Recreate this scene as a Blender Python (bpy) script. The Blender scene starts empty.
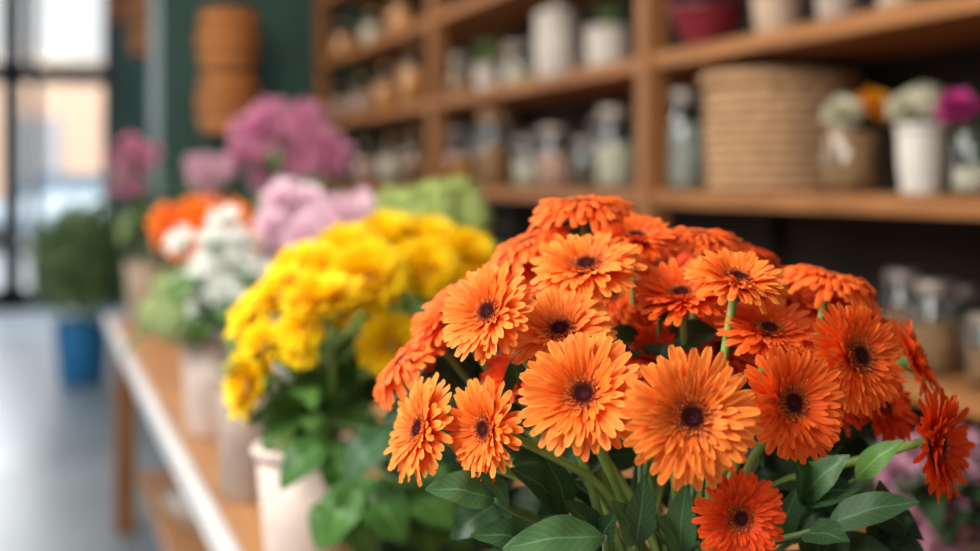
import bpy, math, random
from mathutils import Vector, Matrix
from math import sin, cos, pi, radians, sqrt, tan, atan
R = random.Random(11)
scene = bpy.context.scene
col = scene.collection
scene.view_settings.view_transform = 'Standard'

# ------------------------------------------------------------------ camera geometry
F = 980*50/36; YAW = radians(18.5); CH = 1.35; HY = 180
FWD = Vector((sin(YAW), cos(YAW), 0)); RT = Vector((cos(YAW), -sin(YAW), 0)); UP = Vector((0, 0, 1))
CAM = Vector((0, 0, CH))
BENCH = 0.80
def P(px, py, z): return CAM + FWD*z + RT*((px-490)/F*z) + UP*((HY-py)/F*z)
def N(a, b, c): return (RT*a + UP*b - FWD*c).normalized()
def ang(px): return YAW + atan((px-490)/F)
def yOn(px, X): return X/tan(ang(px))
def xOn(px, Y): return Y*tan(ang(px))
def depth(p): return (p-CAM).dot(FWD)

# ------------------------------------------------------------------ materials
def newmat(name):
    m = bpy.data.materials.new(name); m.use_nodes = True
    nt = m.node_tree; b = nt.nodes['Principled BSDF']; return m, nt, b
def mixc(nt, fac, a, b):
    n = nt.nodes.new('ShaderNodeMix'); n.data_type = 'RGBA'
    for i, x in ((0, fac), (6, a), (7, b)):
        if isinstance(x, bpy.types.NodeSocket): nt.links.new(x, n.inputs[i])
        else: n.inputs[i].default_value = x if i == 0 else (*x, 1)
    return n.outputs[2]
def ramp(nt, fac, stops):
    n = nt.nodes.new('ShaderNodeValToRGB'); e = n.color_ramp.elements
    while len(e) < len(stops): e.new(.5)
    for el, (p, c) in zip(e, stops): el.position = p; el.color = (*c, 1)
    nt.links.new(fac, n.inputs[0]); return n.outputs[0]
def math_n(nt, op, a, b=0.0):
    n = nt.nodes.new('ShaderNodeMath'); n.operation = op
    for i, x in ((0, a), (1, b)):
        if isinstance(x, bpy.types.NodeSocket): nt.links.new(x, n.inputs[i])
        else: n.inputs[i].default_value = x
    return n.outputs[0]
def noise(nt, scale, sc3=(1, 1, 1), detail=4):
    tc = nt.nodes.new('ShaderNodeTexCoord'); mp = nt.nodes.new('ShaderNodeMapping')
    mp.inputs['Scale'].default_value = sc3
    nt.links.new(tc.outputs['Object'], mp.inputs[0])
    n = nt.nodes.new('ShaderNodeTexNoise'); n.inputs['Scale'].default_value = scale; n.inputs['Detail'].default_value = detail
    nt.links.new(mp.outputs[0], n.inputs['Vector']); return n.outputs['Fac']
def pm(name, c, rough=.5, metal=0, var=.15, scale=15, sc3=(1, 1, 1), bump=0):
    m, nt, b = newmat(name)
    f = noise(nt, scale, sc3)
    lo = tuple(x*(1-var) for x in c); hi = tuple(min(1, x*(1+var)) for x in c)
    nt.links.new(ramp(nt, f, [(.3, lo), (.7, hi)]), b.inputs['Base Color'])
    b.inputs['Roughness'].default_value = rough; b.inputs['Metallic'].default_value = metal
    if bump:
        bn = nt.nodes.new('ShaderNodeBump'); bn.inputs['Strength'].default_value = bump
        nt.links.new(f, bn.inputs['Height']); nt.links.new(bn.outputs[0], b.inputs['Normal'])
    return m
def attr(nt):
    a = nt.nodes.new('ShaderNodeAttribute'); a.attribute_name = 'Col'
    s = nt.nodes.new('ShaderNodeSeparateColor'); nt.links.new(a.outputs['Color'], s.inputs[0]); return s.outputs
def petal_mat(name, base, mid, tip, trans=.28, rough=.55, dark=.32, edge=.0, pos=.45):
    m, nt, b = newmat(name)
    o = attr(nt)
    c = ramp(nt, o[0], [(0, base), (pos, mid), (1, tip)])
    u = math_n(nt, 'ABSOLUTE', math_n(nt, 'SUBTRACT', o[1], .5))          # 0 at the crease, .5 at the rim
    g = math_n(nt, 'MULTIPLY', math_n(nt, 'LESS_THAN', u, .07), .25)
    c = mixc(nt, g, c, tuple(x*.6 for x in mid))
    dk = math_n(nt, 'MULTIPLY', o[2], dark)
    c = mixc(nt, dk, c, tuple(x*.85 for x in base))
    if edge:
        e = math_n(nt, 'MULTIPLY', math_n(nt, 'GREATER_THAN', u, .40), math_n(nt, 'MULTIPLY', o[0], edge))
        c = mixc(nt, e, c, tuple(min(1, x*1.35+.03) for x in tip))
    nt.links.new(c, b.inputs['Base Color']); b.inputs['Roughness'].default_value = rough
    b.inputs['Specular IOR Level'].default_value = .15
    t = nt.nodes.new('ShaderNodeBsdfTranslucent'); nt.links.new(c, t.inputs[0])
    mx = nt.nodes.new('ShaderNodeMixShader'); mx.inputs[0].default_value = trans
    nt.links.new(b.outputs[0], mx.inputs[1]); nt.links.new(t.outputs[0], mx.inputs[2])
    nt.links.new(mx.outputs[0], nt.nodes['Material Output'].inputs[0]); return m
def leaf_mat(name, dark, light, rough=.45):
    m, nt, b = newmat(name)
    o = attr(nt)
    c = mixc(nt, o[2], dark, light)
    u = math_n(nt, 'ABSOLUTE', math_n(nt, 'SUBTRACT', o[1], .5))
    v = math_n(nt, 'SINE', math_n(nt, 'MULTIPLY', math_n(nt, 'SUBTRACT', o[0], math_n(nt, 'MULTIPLY', u, .5)), 60))
    vein = math_n(nt, 'MULTIPLY', math_n(nt, 'GREATER_THAN', v, .9), .18)
    rib = math_n(nt, 'MULTIPLY', math_n(nt, 'LESS_THAN', u, .03), .45)
    pale = tuple(min(1, x*2.2+.03) for x in light)
    c = mixc(nt, math_n(nt, 'MAXIMUM', vein, rib), c, pale)
    nt.links.new(c, b.inputs['Base Color']); b.inputs['Roughness'].default_value = rough
    b.inputs['Specular IOR Level'].default_value = .3
    t = nt.nodes.new('ShaderNodeBsdfTranslucent'); nt.links.new(c, t.inputs[0])
    mx = nt.nodes.new('ShaderNodeMixShader'); mx.inputs[0].default_value = .2
    nt.links.new(b.outputs[0], mx.inputs[1]); nt.links.new(t.outputs[0], mx.inputs[2])
    nt.links.new(mx.outputs[0], nt.nodes['Material Output'].inputs[0]); return m
def glass_mat(name, tint=(.92, .96, .95), refl=.12, edge=.2):
    m, nt, b = newmat(name); nt.nodes.remove(b)
    t = nt.nodes.new('ShaderNodeBsdfTransparent'); t.inputs[0].default_value = (*tint, 1)
    g = nt.nodes.new('ShaderNodeBsdfGlossy'); g.inputs['Roughness'].default_value = .08
    lw = nt.nodes.new('ShaderNodeLayerWeight'); lw.inputs[0].default_value = .25
    f = math_n(nt, 'ADD', math_n(nt, 'MULTIPLY', lw.outputs['Facing'], edge), refl)
    mx = nt.nodes.new('ShaderNodeMixShader'); nt.links.new(f, mx.inputs[0])
    nt.links.new(t.outputs[0], mx.inputs[1]); nt.links.new(g.outputs[0], mx.inputs[2])
    nt.links.new(mx.outputs[0], nt.nodes['Material Output'].inputs[0]); return m
def wood(name, dark, light, sc3, rough=.5):
    m, nt, b = newmat(name)
    f = noise(nt, 6, sc3, 6)
    nt.links.new(ramp(nt, f, [(.3, dark), (.7, light)]), b.inputs['Base Color'])
    b.inputs['Roughness'].default_value = rough; b.inputs['Specular IOR Level'].default_value = .25
    bn = nt.nodes.new('ShaderNodeBump'); bn.inputs['Strength'].default_value = .15
    nt.links.new(f, bn.inputs['Height']); nt.links.new(bn.outputs[0], b.inputs['Normal']); return m

M = {}
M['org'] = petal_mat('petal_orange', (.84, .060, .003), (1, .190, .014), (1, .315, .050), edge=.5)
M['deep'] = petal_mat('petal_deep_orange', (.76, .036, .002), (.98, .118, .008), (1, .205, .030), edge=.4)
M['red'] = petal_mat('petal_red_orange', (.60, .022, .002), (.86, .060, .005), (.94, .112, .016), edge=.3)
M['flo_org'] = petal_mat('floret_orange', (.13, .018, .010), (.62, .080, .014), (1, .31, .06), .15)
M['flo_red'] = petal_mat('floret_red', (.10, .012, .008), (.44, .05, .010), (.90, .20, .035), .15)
m, nt, b = newmat('disc_brown')
tc = nt.nodes.new('ShaderNodeTexCoord'); vm = nt.nodes.new('ShaderNodeVectorMath'); vm.operation = 'MULTIPLY'
vm.inputs[1].default_value = (1, 1, 0); nt.links.new(tc.outputs['Object'], vm.inputs[0])
vl = nt.nodes.new('ShaderNodeVectorMath'); vl.operation = 'LENGTH'; nt.links.new(vm.outputs[0], vl.inputs[0])
nt.links.new(ramp(nt, vl.outputs['Value'], [(0, (.16, .040, .030)), (.06, (.080, .016, .018)), (.12, (.060, .012, .014)), (.19, (.30, .065, .022))]), b.inputs['Base Color'])
b.inputs['Roughness'].default_value = 1; b.inputs['Specular IOR Level'].default_value = .02
M['disc'] = m
M['yel'] = petal_mat('petal_yellow', (.90, .43, .001), (1, .67, .002), (1, .80, .015), .32, .6, .48)
M['white'] = petal_mat('petal_white', (.76, .79, .68), (.88, .89, .85), (.93, .92, .90))
M['pink'] = petal_mat('petal_pink', (.66, .33, .46), (.82, .54, .64), (.90, .73, .78))
M['mag'] = petal_mat('petal_rose_pink', (.42, .08, .20), (.62, .21, .37), (.76, .38, .51))
M['dusty'] = petal_mat('petal_dusty_pink', (.42, .20, .27), (.58, .32, .40), (.68, .45, .52))
M['lime'] = petal_mat('petal_lime', (.20, .28, .05), (.40, .48, .13), (.58, .63, .27))
M['paleg'] = petal_mat('petal_pale_green', (.24, .34, .10), (.42, .52, .22), (.60, .66, .38))
M['orgb'] = petal_mat('petal_warm_orange', (.80, .10, .004), (.95, .21, .010), (1, .32, .03))
M['amber'] = petal_mat('petal_amber', (.80, .26, .004), (.90, .40, .010), (.95, .50, .03))
M['cream'] = petal_mat('petal_cream', (.50, .47, .28), (.62, .60, .44), (.70, .68, .55))
M['fuch'] = petal_mat('petal_fuchsia', (.25, .01, .10), (.42, .03, .18), (.55, .07, .26))
M['mauve'] = petal_mat('petal_mauve', (.28, .10, .16), (.44, .20, .28), (.56, .32, .38))
M['stem'] = pm('stem_green', (.22, .35, .07), .5, var=.25, scale=30)
M['stemd'] = pm('stem_dark_green', (.10, .17, .05), .5, var=.25, scale=30)
M['calyx'] = pm('calyx_green', (.12, .19, .04), .6, var=.3, scale=40)
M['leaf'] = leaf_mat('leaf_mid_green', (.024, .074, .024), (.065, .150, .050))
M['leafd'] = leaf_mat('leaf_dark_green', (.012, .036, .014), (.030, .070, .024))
M['leafy'] = leaf_mat('leaf_fresh_green', (.034, .110, .018), (.105, .235, .045), .45)
M['leafw'] = leaf_mat('leaf_bush_green', (.09, .16, .05), (.23, .34, .14), .5)
M['bench'] = wood('bench_wood', (.31, .135, .048), (.47, .225, .090), (6, .5, 6), .4)
M['shelf'] = wood('shelf_wood', (.18, .070, .021), (.33, .140, .043), (6, .5, 6), .65)
M['post'] = wood('post_wood', (.16, .062, .019), (.28, .118, .037), (6, 6, .5), .65)
M['back'] = wood('shelf_back_shaded_wood', (.010, .008, .006), (.022, .016, .011), (3, .5, 3), .8)  # near-black: the shade inside the shelves is put into this wood colour
M['strip'] = pm('edge_strip_paint', (.58, .56, .54), .35, var=.08)
M['wallg'] = pm('wall_green', (.010, .048, .038), .7, var=.2, scale=4, bump=.05)
M['wallr'] = pm('wall_dark', (.010, .015, .013), .8, var=.2, scale=4, bump=.05)
M['frame'] = pm('frame_black', (.014, .022, .024), .5, var=.2)
M['basket'] = pm('wicker_tan', (.37, .225, .115), .85, var=.35, scale=40, bump=.3)
M['basketd'] = pm('wicker_amber_brown', (.42, .155, .032), .75, var=.45, scale=30, bump=.3)
M['bandd'] = pm('wicker_dark_band', (.10, .034, .010), .7, var=.3, scale=30)
M['ceram'] = pm('ceramic_white', (.56, .53, .48), .4, var=.08)
M['cmute'] = pm('ceramic_muted_white', (.45, .41, .36), .5, var=.12)
M['cpink'] = pm('ceramic_blush', (.62, .49, .42), .45, var=.1)
M['cgrey'] = pm('ceramic_taupe', (.34, .26, .21), .5, var=.15)
M['blue'] = pm('pot_blue', (.010, .11, .25), .4, var=.15)
M['maroon'] = pm('ceramic_maroon', (.16, .012, .022), .3, var=.2)
M['beige'] = pm('ceramic_beige', (.40, .29, .20), .5, var=.15)
M['greyc'] = pm('contents_grey', (.26, .25, .23), .8, var=.35, scale=40)
M['lidm'] = pm('lid_metal', (.26, .22, .19), .45, .5, var=.1)
M['cork'] = pm('cork', (.36, .19, .08), .8, var=.3, scale=60)
M['brownc'] = pm('contents_brown', (.22, .10, .04), .8, var=.6, scale=60)
M['amberc'] = pm('contents_amber', (.54, .20, .04), .7, var=.4, scale=50)
M['whitec'] = pm('contents_white', (.46, .38, .30), .8, var=.2, scale=50)
M['pinkc'] = pm('contents_pink', (.46, .23, .18), .8, var=.3, scale=50)
M['darkc'] = pm('contents_dark', (.07, .05, .035), .8, var=.4, scale=50)
M['glass'] = glass_mat('jar_glass', refl=.03, edge=.15)
M['pane'] = glass_mat('window_glass', (.98, .98, .98), .02, .05)
M['soil'] = pm('soil', (.03, .02, .014), .9, var=.4, scale=60)
M['facade'] = pm('facade_peach', (.80, .56, .41), .9, var=.08, scale=2)
M['fwin'] = pm('facade_window', (.38, .39, .42), .4, var=.2)
M['asph'] = pm('street_grey', (.30, .33, .36), .9, var=.1, scale=3)
M['car'] = pm('car_paint', (.28, .35, .42), .4, var=.05)
M['cglass'] = pm('car_glass', (.09, .13, .17), .25, var=.1)
M['tyre'] = pm('tyre', (.02, .02, .02), .8, var=.2)
m, nt, b = newmat('floor_concrete')
f = noise(nt, 1.2, (1, 1, 1), 6)
nt.links.new(ramp(nt, f, [(.3, (.125, .160, .19)), (.7, (.175, .21, .245))]), b.inputs['Base Color'])
nt.links.new(math_n(nt, 'ADD', math_n(nt, 'MULTIPLY', f, .2), .25), b.inputs['Roughness'])
M['floor'] = m

# ------------------------------------------------------------------ mesh builder
class MB:
    def __init__(s): s.v = []; s.f = []; s.c = []
    def vert(s, p, c=(0, .5, .5)): s.v.append(tuple(p)); s.c.append(c); return len(s.v)-1
    def grid(s, rows, cols=None, closed=False):
        b0 = len(s.v); n = len(rows[0])
        for j, r in enumerate(rows):
            for k, p in enumerate(r): s.vert(p, cols[j][k] if cols else (0, .5, .5))
        for j in range(len(rows)-1):
            for k in range(n if closed else n-1):
                k2 = (k+1) % n
                s.f.append((b0+j*n+k, b0+j*n+k2, b0+(j+1)*n+k2, b0+(j+1)*n+k))
        return b0
    def box(s, x0, x1, y0, y1, z0, z1):
        b0 = len(s.v)
        for z in (z0, z1):
            for x, y in ((x0, y0), (x1, y0), (x1, y1), (x0, y1)): s.vert((x, y, z))
        for q in ((0, 3, 2, 1), (4, 5, 6, 7), (0, 1, 5, 4), (1, 2, 6, 5), (2, 3, 7, 6), (3, 0, 4, 7)):
            s.f.append(tuple(b0+i for i in q))
        return s
    def lathe(s, prof, seg=32, cx=0, cy=0, cz=0, mod=None):
        rows = []
        for i, (r, z) in enumerate(prof):
            rows.append([(cx+(r+(mod(i, 2*pi*k/seg) if mod else 0))*cos(2*pi*k/seg),
                          cy+(r+(mod(i, 2*pi*k/seg) if mod else 0))*sin(2*pi*k/seg), cz+z) for k in range(seg)])
        s.grid(rows, closed=True); return s
    def tube(s, pts, r, seg=8, r1=None):
        pts = [Vector(p) for p in pts]; rows = []; n = len(pts); prev = None
        for i, p in enumerate(pts):
            t = (pts[min(i+1, n-1)]-pts[max(i-1, 0)]).normalized()
            if prev is None:
                a = Vector((1, 0, 0)) if abs(t.x) < .8 else Vector((0, 1, 0))
                prev = (a-t*a.dot(t)).normalized()
            prev = (prev-t*prev.dot(t)).normalized(); q = t.cross(prev)
            rr = r if r1 is None else r+(r1-r)*i/(n-1)
            rows.append([p+prev*rr*cos(2*pi*k/seg)+q*rr*sin(2*pi*k/seg) for k in range(seg)])
        b0 = s.grid(rows, closed=True)
        s.f.append(tuple(b0+k for k in reversed(range(seg)))); s.f.append(tuple(b0+(n-1)*seg+k for k in range(seg)))
        return s
    def mesh(s, name, mat, smooth=True):
        me = bpy.data.meshes.new(name); me.from_pydata(s.v, [], s.f)
        a = me.attributes.new('Col', 'FLOAT_COLOR', 'POINT')
        a.data.foreach_set('color', [x for c in s.c for x in (*c, 1)])
        if smooth: me.polygons.foreach_set('use_smooth', [True]*len(me.polygons))
        me.materials.append(M[mat]); me.update(); return me
    def build(s, name, mat, parent=None, smooth=True, bevel=0):
        o = bpy.data.objects.new(name, s.mesh(name, mat, smooth)); col.objects.link(o)
        if parent: o.parent = parent
        if bevel:
            bv = o.modifiers.new('bevel', 'BEVEL'); bv.width = bevel; bv.segments = 2
        return o
def link(name, me, parent=None):
    o = bpy.data.objects.new(name, me); col.objects.link(o)
    if parent: o.parent = parent
    return o
def tag(o, label, cat, group=None):
    o['label'] = label; o['category'] = cat
    if group: o['group'] = group
    return o
def thing(name, label, cat, loc, group=None):
    o = bpy.data.objects.new(name, None); col.objects.link(o); o.location = loc; o.empty_display_size = .05
    return tag(o, label, cat, group)
def struct(o): o['kind'] = 'structure'; return o

# ------------------------------------------------------------------ flower parts
def strap(mb, a, r0, L, w, z0, lift, curl, rng, nu=4, nt=7, ridge=.020, cup=.30, blunt=.34, wave=.0):
    rows = []; cs = []; rnd = rng.random(); ca, sa = cos(a), sin(a); tw = rng.uniform(-.35, .35); bendy = rng.uniform(-.035, .035)
    ph = rng.uniform(0, 6)
    for j in range(nt+1):
        t = (j/nt)**.8
        pr = .50+.50*sin(min(1, t/.65)*pi/2) if t < .65 else (1-blunt*((t-.65)/.35)**3)
        wid = w*.5*pr; row = []; cr = []
        for k in range(nu+1):
            u = -1+2*k/nu
            r = r0+(L-r0)*t - (.050*(abs(u)**3)*t**4) - (.016 if (j == nt and k == nu//2) else 0)
            z = z0+lift*t-curl*t*t*t + cup*u*u*wid*.6 + u*wid*tw*t + (ridge if abs(abs(u)-.5) < .01 else 0)*min(1, t*2) + wave*sin(ph+t*7)*t
            off = u*wid+bendy*t*t
            row.append((r*ca-off*sa, r*sa+off*ca, z)); cr.append((t, k/nu, rnd))
        rows.append(row); cs.append(cr)
    mb.grid(rows, cs)
def gerbera_meshes(seed, colr, lift, curl):
    rng = random.Random(seed); out = MB(); inn = MB(); flo = MB(); dsc = MB(); cal = MB()
    n = 34
    for i in range(n):
        strap(out, 2*pi*i/n+rng.uniform(-.05, .05), .18, rng.uniform(.93, 1.04), .160, -.04, lift*rng.uniform(.4, 1.2), curl*rng.uniform(.5, 1.5), rng, wave=.014)
    n = 32
    for i in range(n):
        strap(out, 2*pi*(i+.5)/n+rng.uniform(-.06, .06), .17, rng.uniform(.82, .94), .145, .01, (lift+.12)*rng.uniform(.7, 1.2), curl*rng.uniform(.5, 1.2), rng, wave=.014)
    n = 30
    for i in range(n):
        strap(inn, 2*pi*i/n+rng.uniform(-.06, .06), .20, rng.uniform(.62, .78), .115, .04, (lift+.20)*rng.uniform(.7, 1.15)*.8, curl*.6, rng, nt=5, wave=.012)
    n = 26
    for i in range(n):
        strap(inn, 2*pi*(i+.4)/n+rng.uniform(-.08, .08), .20, rng.uniform(.45, .56), .09, .06, (lift+.16)*rng.uniform(.7, 1.2)*.7, curl*.4, rng, nt=5)
    for n, ph, ra, rb, w, z0, lf in ((50, 0, .32, .43, .045, .095, .09), (44, .5, .25, .33, .038, .11, .08), (36, .2, .20, .26, .034, .12, .06)):
        for i in range(n):
            strap(flo, 2*pi*(i+ph)/n+rng.uniform(-.1, .1), .13, rng.uniform(ra, rb), w, z0, lf*rng.uniform(.7, 1.35), .02, rng, nu=2, nt=3, ridge=0, blunt=.5)
    dsc.lathe([(.21, .02), (.20, .09), (.16, .14), (.09, .14), (.04, .11), (.001, .105)], 24)
    for i in range(130):
        r = .195*sqrt((i+.5)/130); a = i*2.39996
        h = .145+.02*rng.random()-(.03 if r < .07 else 0)
        dsc.lathe([(.009, h-.05), (.010, h), (.001, h+.02)], 5, r*cos(a), r*sin(a))
    cal.lathe([(.05, -.30), (.075, -.26), (.16, -.17), (.26, -.085), (.30, -.03), (.16, -.015)], 20, mod=lambda i, th: .012*sin(10*th) if i > 1 else 0)
    s = colr
    return dict(outer_petals=out.mesh('outer_petals', s), inner_petals=inn.mesh('inner_petals', s),
                disc=dsc.mesh('disc', 'disc'), floret_ring=flo.mesh('floret_ring', 'flo_red' if s == 'red' else 'flo_org'), calyx=cal.mesh('calyx', 'calyx'))
GV = {}
for ci, colr in enumerate(('org', 'deep', 'red')):
    for vi, (lf, cu) in enumerate(((.16, .07), (.24, .16), (.14, .34), (.28, .10))):
        GV[colr, vi] = gerbera_meshes(100*ci+vi*7+3, colr, lf, cu)

def pompon(seed, matn, n=150, nu=2, nt=4, low=-.35, w=.30, name='petals', ragged=.09, flat=.72):
    rng = random.Random(seed); mb = MB(); pole = Vector((0, 0, 1))
    for i in range(n):
        c = 1-(1-low)*(i+.5)/n; s = sqrt(max(0, 1-c*c)); a = i*2.39996+rng.uniform(-.1, .1)
        d = Vector((s*cos(a), s*sin(a), c)); side = d.cross(pole)
        side = side.normalized() if side.length > .05 else Vector((1, 0, 0))
        L = rng.uniform(1-ragged*1.3, 1+ragged); rnd = rng.random(); rows = []; cs = []
        ww = w*(.55+.45*s)
        for j in range(nt+1):
            t = j/nt; pr = (.4+.6*sin(t/.7*pi/2)) if t < .7 else 1-.7*((t-.7)/.3)**2
            cen = d*(.30+.70*t)*L + pole*(.16*t*t*(1-.6*max(0, c))) - pole*.12*t*max(0, -c+.2)
            row = []; cr = []
            for k in range(nu+1):
                u = -1+2*k/nu
                row.append(cen+side*u*ww*.5*pr+pole*.05*u*u*pr); cr.append((t, k/nu, rnd))
            rows.append(row); cs.append(cr)
        mb.grid(rows, cs)
    for v in range(len(mb.v)): x, y, z = mb.v[v]; mb.v[v] = (x, y, z*flat-.18)
    return mb.mesh(name, matn)
def cluster(seed, matn, n=90, low=-.3, fs=.24):
    rng = random.Random(seed); mb = MB()
    for i in range(n):
        c = 1-(1-low)*(i+.5)/n; s = sqrt(max(0, 1-c*c)); a = i*2.39996
        d = Vector((s*cos(a), s*sin(a), c*.8+.1*rng.random()))*rng.uniform(.78, 1.06); e = d.cross(Vector((.3, .2, 1))).normalized(); g = d.cross(e).normalized()
        rnd = rng.random(); a0 = rng.random()*6; dn = d.normalized()
        for q in range(4):
            w1 = e*cos(a0+q*pi/2)+g*sin(a0+q*pi/2); w2 = dn.cross(w1)
            rows = []; cs = []
            for j, (t, ww) in enumerate(((0.05, .2), (.5, .9), (1, .5))):
                rows.append([d+dn*.10*t+w1*fs*t+w2*fs*.5*ww*u for u in (-1, 0, 1)]); cs.append([(t, .2, rnd)]*3)
            mb.grid(rows, cs)
        mb.tube([d, d*.4, (0, 0, -.2)], .02, 4)
    for v in range(len(mb.v)): x, y, z = mb.v[v]; mb.v[v] = (x, y, z*.85-.18)
    return mb.mesh('florets', matn)

def leaf_into(mb, base, tip, wid, up=None, bend=.12, fold=.18, rng=R, nt=10, nu=6):
    base = Vector(base); tip = Vector(tip); d = tip-base; L = d.length; d.normalize()
    up = Vector(up if up is not None else (0, 0, 1)); up = (up-d*up.dot(d)).normalized(); side = d.cross(up)
    rows = []; cs = []; rnd = rng.random()
    for j in range(nt+1):
        t = j/nt
        pr = max(.03, sin(pi*min(1, t**.85))**.8*(1-.15*t)) if 0 < t < 1 else .03
        cen = base+d*L*t+up*bend*L*sin(pi*t)
        row = []; cr = []
        for k in range(nu+1):
            u = -1+2*k/nu
            row.append(cen+side*u*wid*.5*pr+up*(fold*abs(u)*wid*.5*pr+.03*wid*sin(t*14+u*2))); cr.append((t, k/nu, rnd))
        rows.append(row); cs.append(cr)
    mb.grid(rows, cs)
def bez(p0, p1, p2, p3, n=12):
    return [p0*(1-t)**3+p1*3*t*(1-t)**2+p2*3*t*t*(1-t)+p3*t**3 for t in [i/n for i in range(n+1)]]
def head_matrix(pos, nrm, size, roll):
    q = Vector((0, 0, 1)).rotation_difference(nrm)
    return Matrix.Translation(pos) @ q.to_matrix().to_4x4() @ Matrix.Rotation(roll, 4, 'Z') @ Matrix.Scale(size, 4)
def stem_path(head, nrm, mouth, base, k=.09, drop=.10):
    pts = bez(head, head-nrm*k-UP*k*.4, mouth+UP*drop+(head-mouth)*.12, mouth, 14)
    pts += [mouth+(base-mouth)*t for t in (.35, .7, 1)]
    return pts

def flower(name, label, cat, group, head, nrm, size, mouth, base, parts, stem_r=.0032, stem_mat='stem', nleaf=0, leafmat='leafy', leaf_len=.09, calyx_gap=.25):
    t = thing(name, label, cat, base, group)
    roll = R.uniform(0, 6.28); mtx = head_matrix(head-base, nrm, size, roll)
    made = {}
    for pn, me, par in parts:
        o = link(pn, me, made.get(par, t))
        if par is None: o.matrix_local = mtx
        made[pn] = o
    pts = stem_path(head-nrm*size*calyx_gap, nrm, mouth, base)
    MB().tube([p-base for p in pts], stem_r, 8).build('stem', stem_mat, t)
    for i in range(nleaf):
        p = pts[4+(i*3) % 8]-base; a = R.uniform(0, 6.28)
        d = Vector((cos(a), sin(a), R.uniform(-.5, .5))).normalized()
        mb = MB(); leaf_into(mb, p, p+d*leaf_len*R.uniform(.7, 1.2), leaf_len*.42, None, .15); mb.build('leaf', leafmat, t)
    return t

def vase(name, label, x, y, r0, r1, h, mat, z=BENCH, group=None, cat='vase', rim=True, seg=36):
    t = thing(name, label, cat, (x, y, z), group)
    MB().lathe([(.001, 0), (r0*.94, 0), (r0, .006), (r0+(r1-r0)*.5, h*.5), (r1, h), (r1-.005, h), (r0+(r1-r0)*.5-.006, h*.5), (r0-.008, .012), (.001, .010)], seg).build('body', mat, t)
    if rim:
        MB().lathe([(r1-.005, h-.004), (r1+.004, h-.010), (r1+.006, h), (r1+.002, h+.005), (r1-.005, h+.003)], seg).build('rim', mat, t)
    return t

# ------------------------------------------------------------------ the setting
struct(MB().box(-4.5, 2.6, -2.5, 15.1, -.05, 0).build('floor', 'floor', smooth=False))
struct(MB().box(2.12, 2.25, -2.5, 8.5, 0, 3.6).build('wall_right', 'wallr', smooth=False))
gx = xOn(160, 8.5)
struct(MB().box(gx, 2.25, 8.5, 9.3, 0, 3.6).build('wall_back', 'wallg', smooth=False))
YW = 15.0
wj = xOn(108, YW)
struct(MB().box(wj, 2.6, YW, YW+.25, 0, 3.8).build('wall_front', 'wallg', smooth=False))
win = struct(bpy.data.objects.new('window_1', None)); col.objects.link(win); win.location = (0, YW, 0)
fr = MB(); zt = CH+(HY-78)/F*(YW*.98)
for px, w in ((12, .20), (-110, .16), (110, .14)):
    x = xOn(px, YW); fr.box(x-w/2, x+w/2, -.06, .10, 0, 3.8)
fr.box(-4.4, wj, -.06, .10, zt-.09, zt+.09); fr.box(-4.4, wj, -.06, .10, 0, .22)
fr.build('frame', 'frame', win, False)
g = MB()
x = xOn(32, YW); g.box(x-.05, x+.05, -.02, .05, zt, 3.8)
x = xOn(36, YW); g.box(x-.05, x+.05, -.02, .05, 0, zt)
g.build('muntin', 'frame', win, False)
MB().box(-4.4, wj, .02, .03, .1, 3.8).build('pane', 'pane', win, False)
struct(MB().box(-14, 14, 15.1, 60, -.08, -.02).build('ground', 'asph', smooth=False))
bd = thing('building', 'pale peach building across the street seen through the shop window', 'building', (0, 42, 0))
MB().box(-14, 10, 0, 4, 0, 4.9).build('facade', 'facade', bd, False)
for i in range(7):
    MB().box(-12.6+i*3, -11.2+i*3, -.08, .02, .9, 3.2).build('window', 'fwin', bd, False)
MB().box(-14.2, 10.2, -.25, .1, 4.8, 5.1).build('cornice', 'ceram', bd, False)
cr = thing('car', 'blue-grey parked car seen blurred through the shop window', 'car', (xOn(74, 28), 28, -.02))
cb = MB(); sec = [(-2.1, .45, .75), (-2.0, .35, .95), (-1.2, .3, 1.0), (-.6, .3, 1.0), (.9, .3, 1.05), (1.7, .3, 1.0), (2.1, .4, .85)]
cb.grid([[(x, -.85, z0), (x, -.9, (z0+z1)/2), (x, -.8, z1), (x, .8, z1), (x, .9, (z0+z1)/2), (x, .85, z0)] for x, z0, z1 in sec], closed=True)
cb.build('body', 'car', cr)
cb = MB(); cb.grid([[(x, -.78+i, .98), (x, -.62+i, z1), (x, .62-i, z1), (x, .78-i, .98)] for x, z1, i in ((-1.3, 1.0, 0), (-.6, 1.48, .02), (.9, 1.5, .02), (1.7, 1.0, 0))])
cb.build('cabin', 'cglass', cr)
for sx in (-1.35, 1.35):
    for sy in (-.88, .7):
        w = MB(); w.grid([[(sx+r*cos(k*pi/10), sy+yy, .33+r*sin(k*pi/10)) for k in range(20)] for r, yy in ((.02, 0), (.3, 0), (.33, .04), (.33, .16), (.3, .2), (.02, .2))], closed=True); w.build('wheel', 'tyre', cr)

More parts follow.
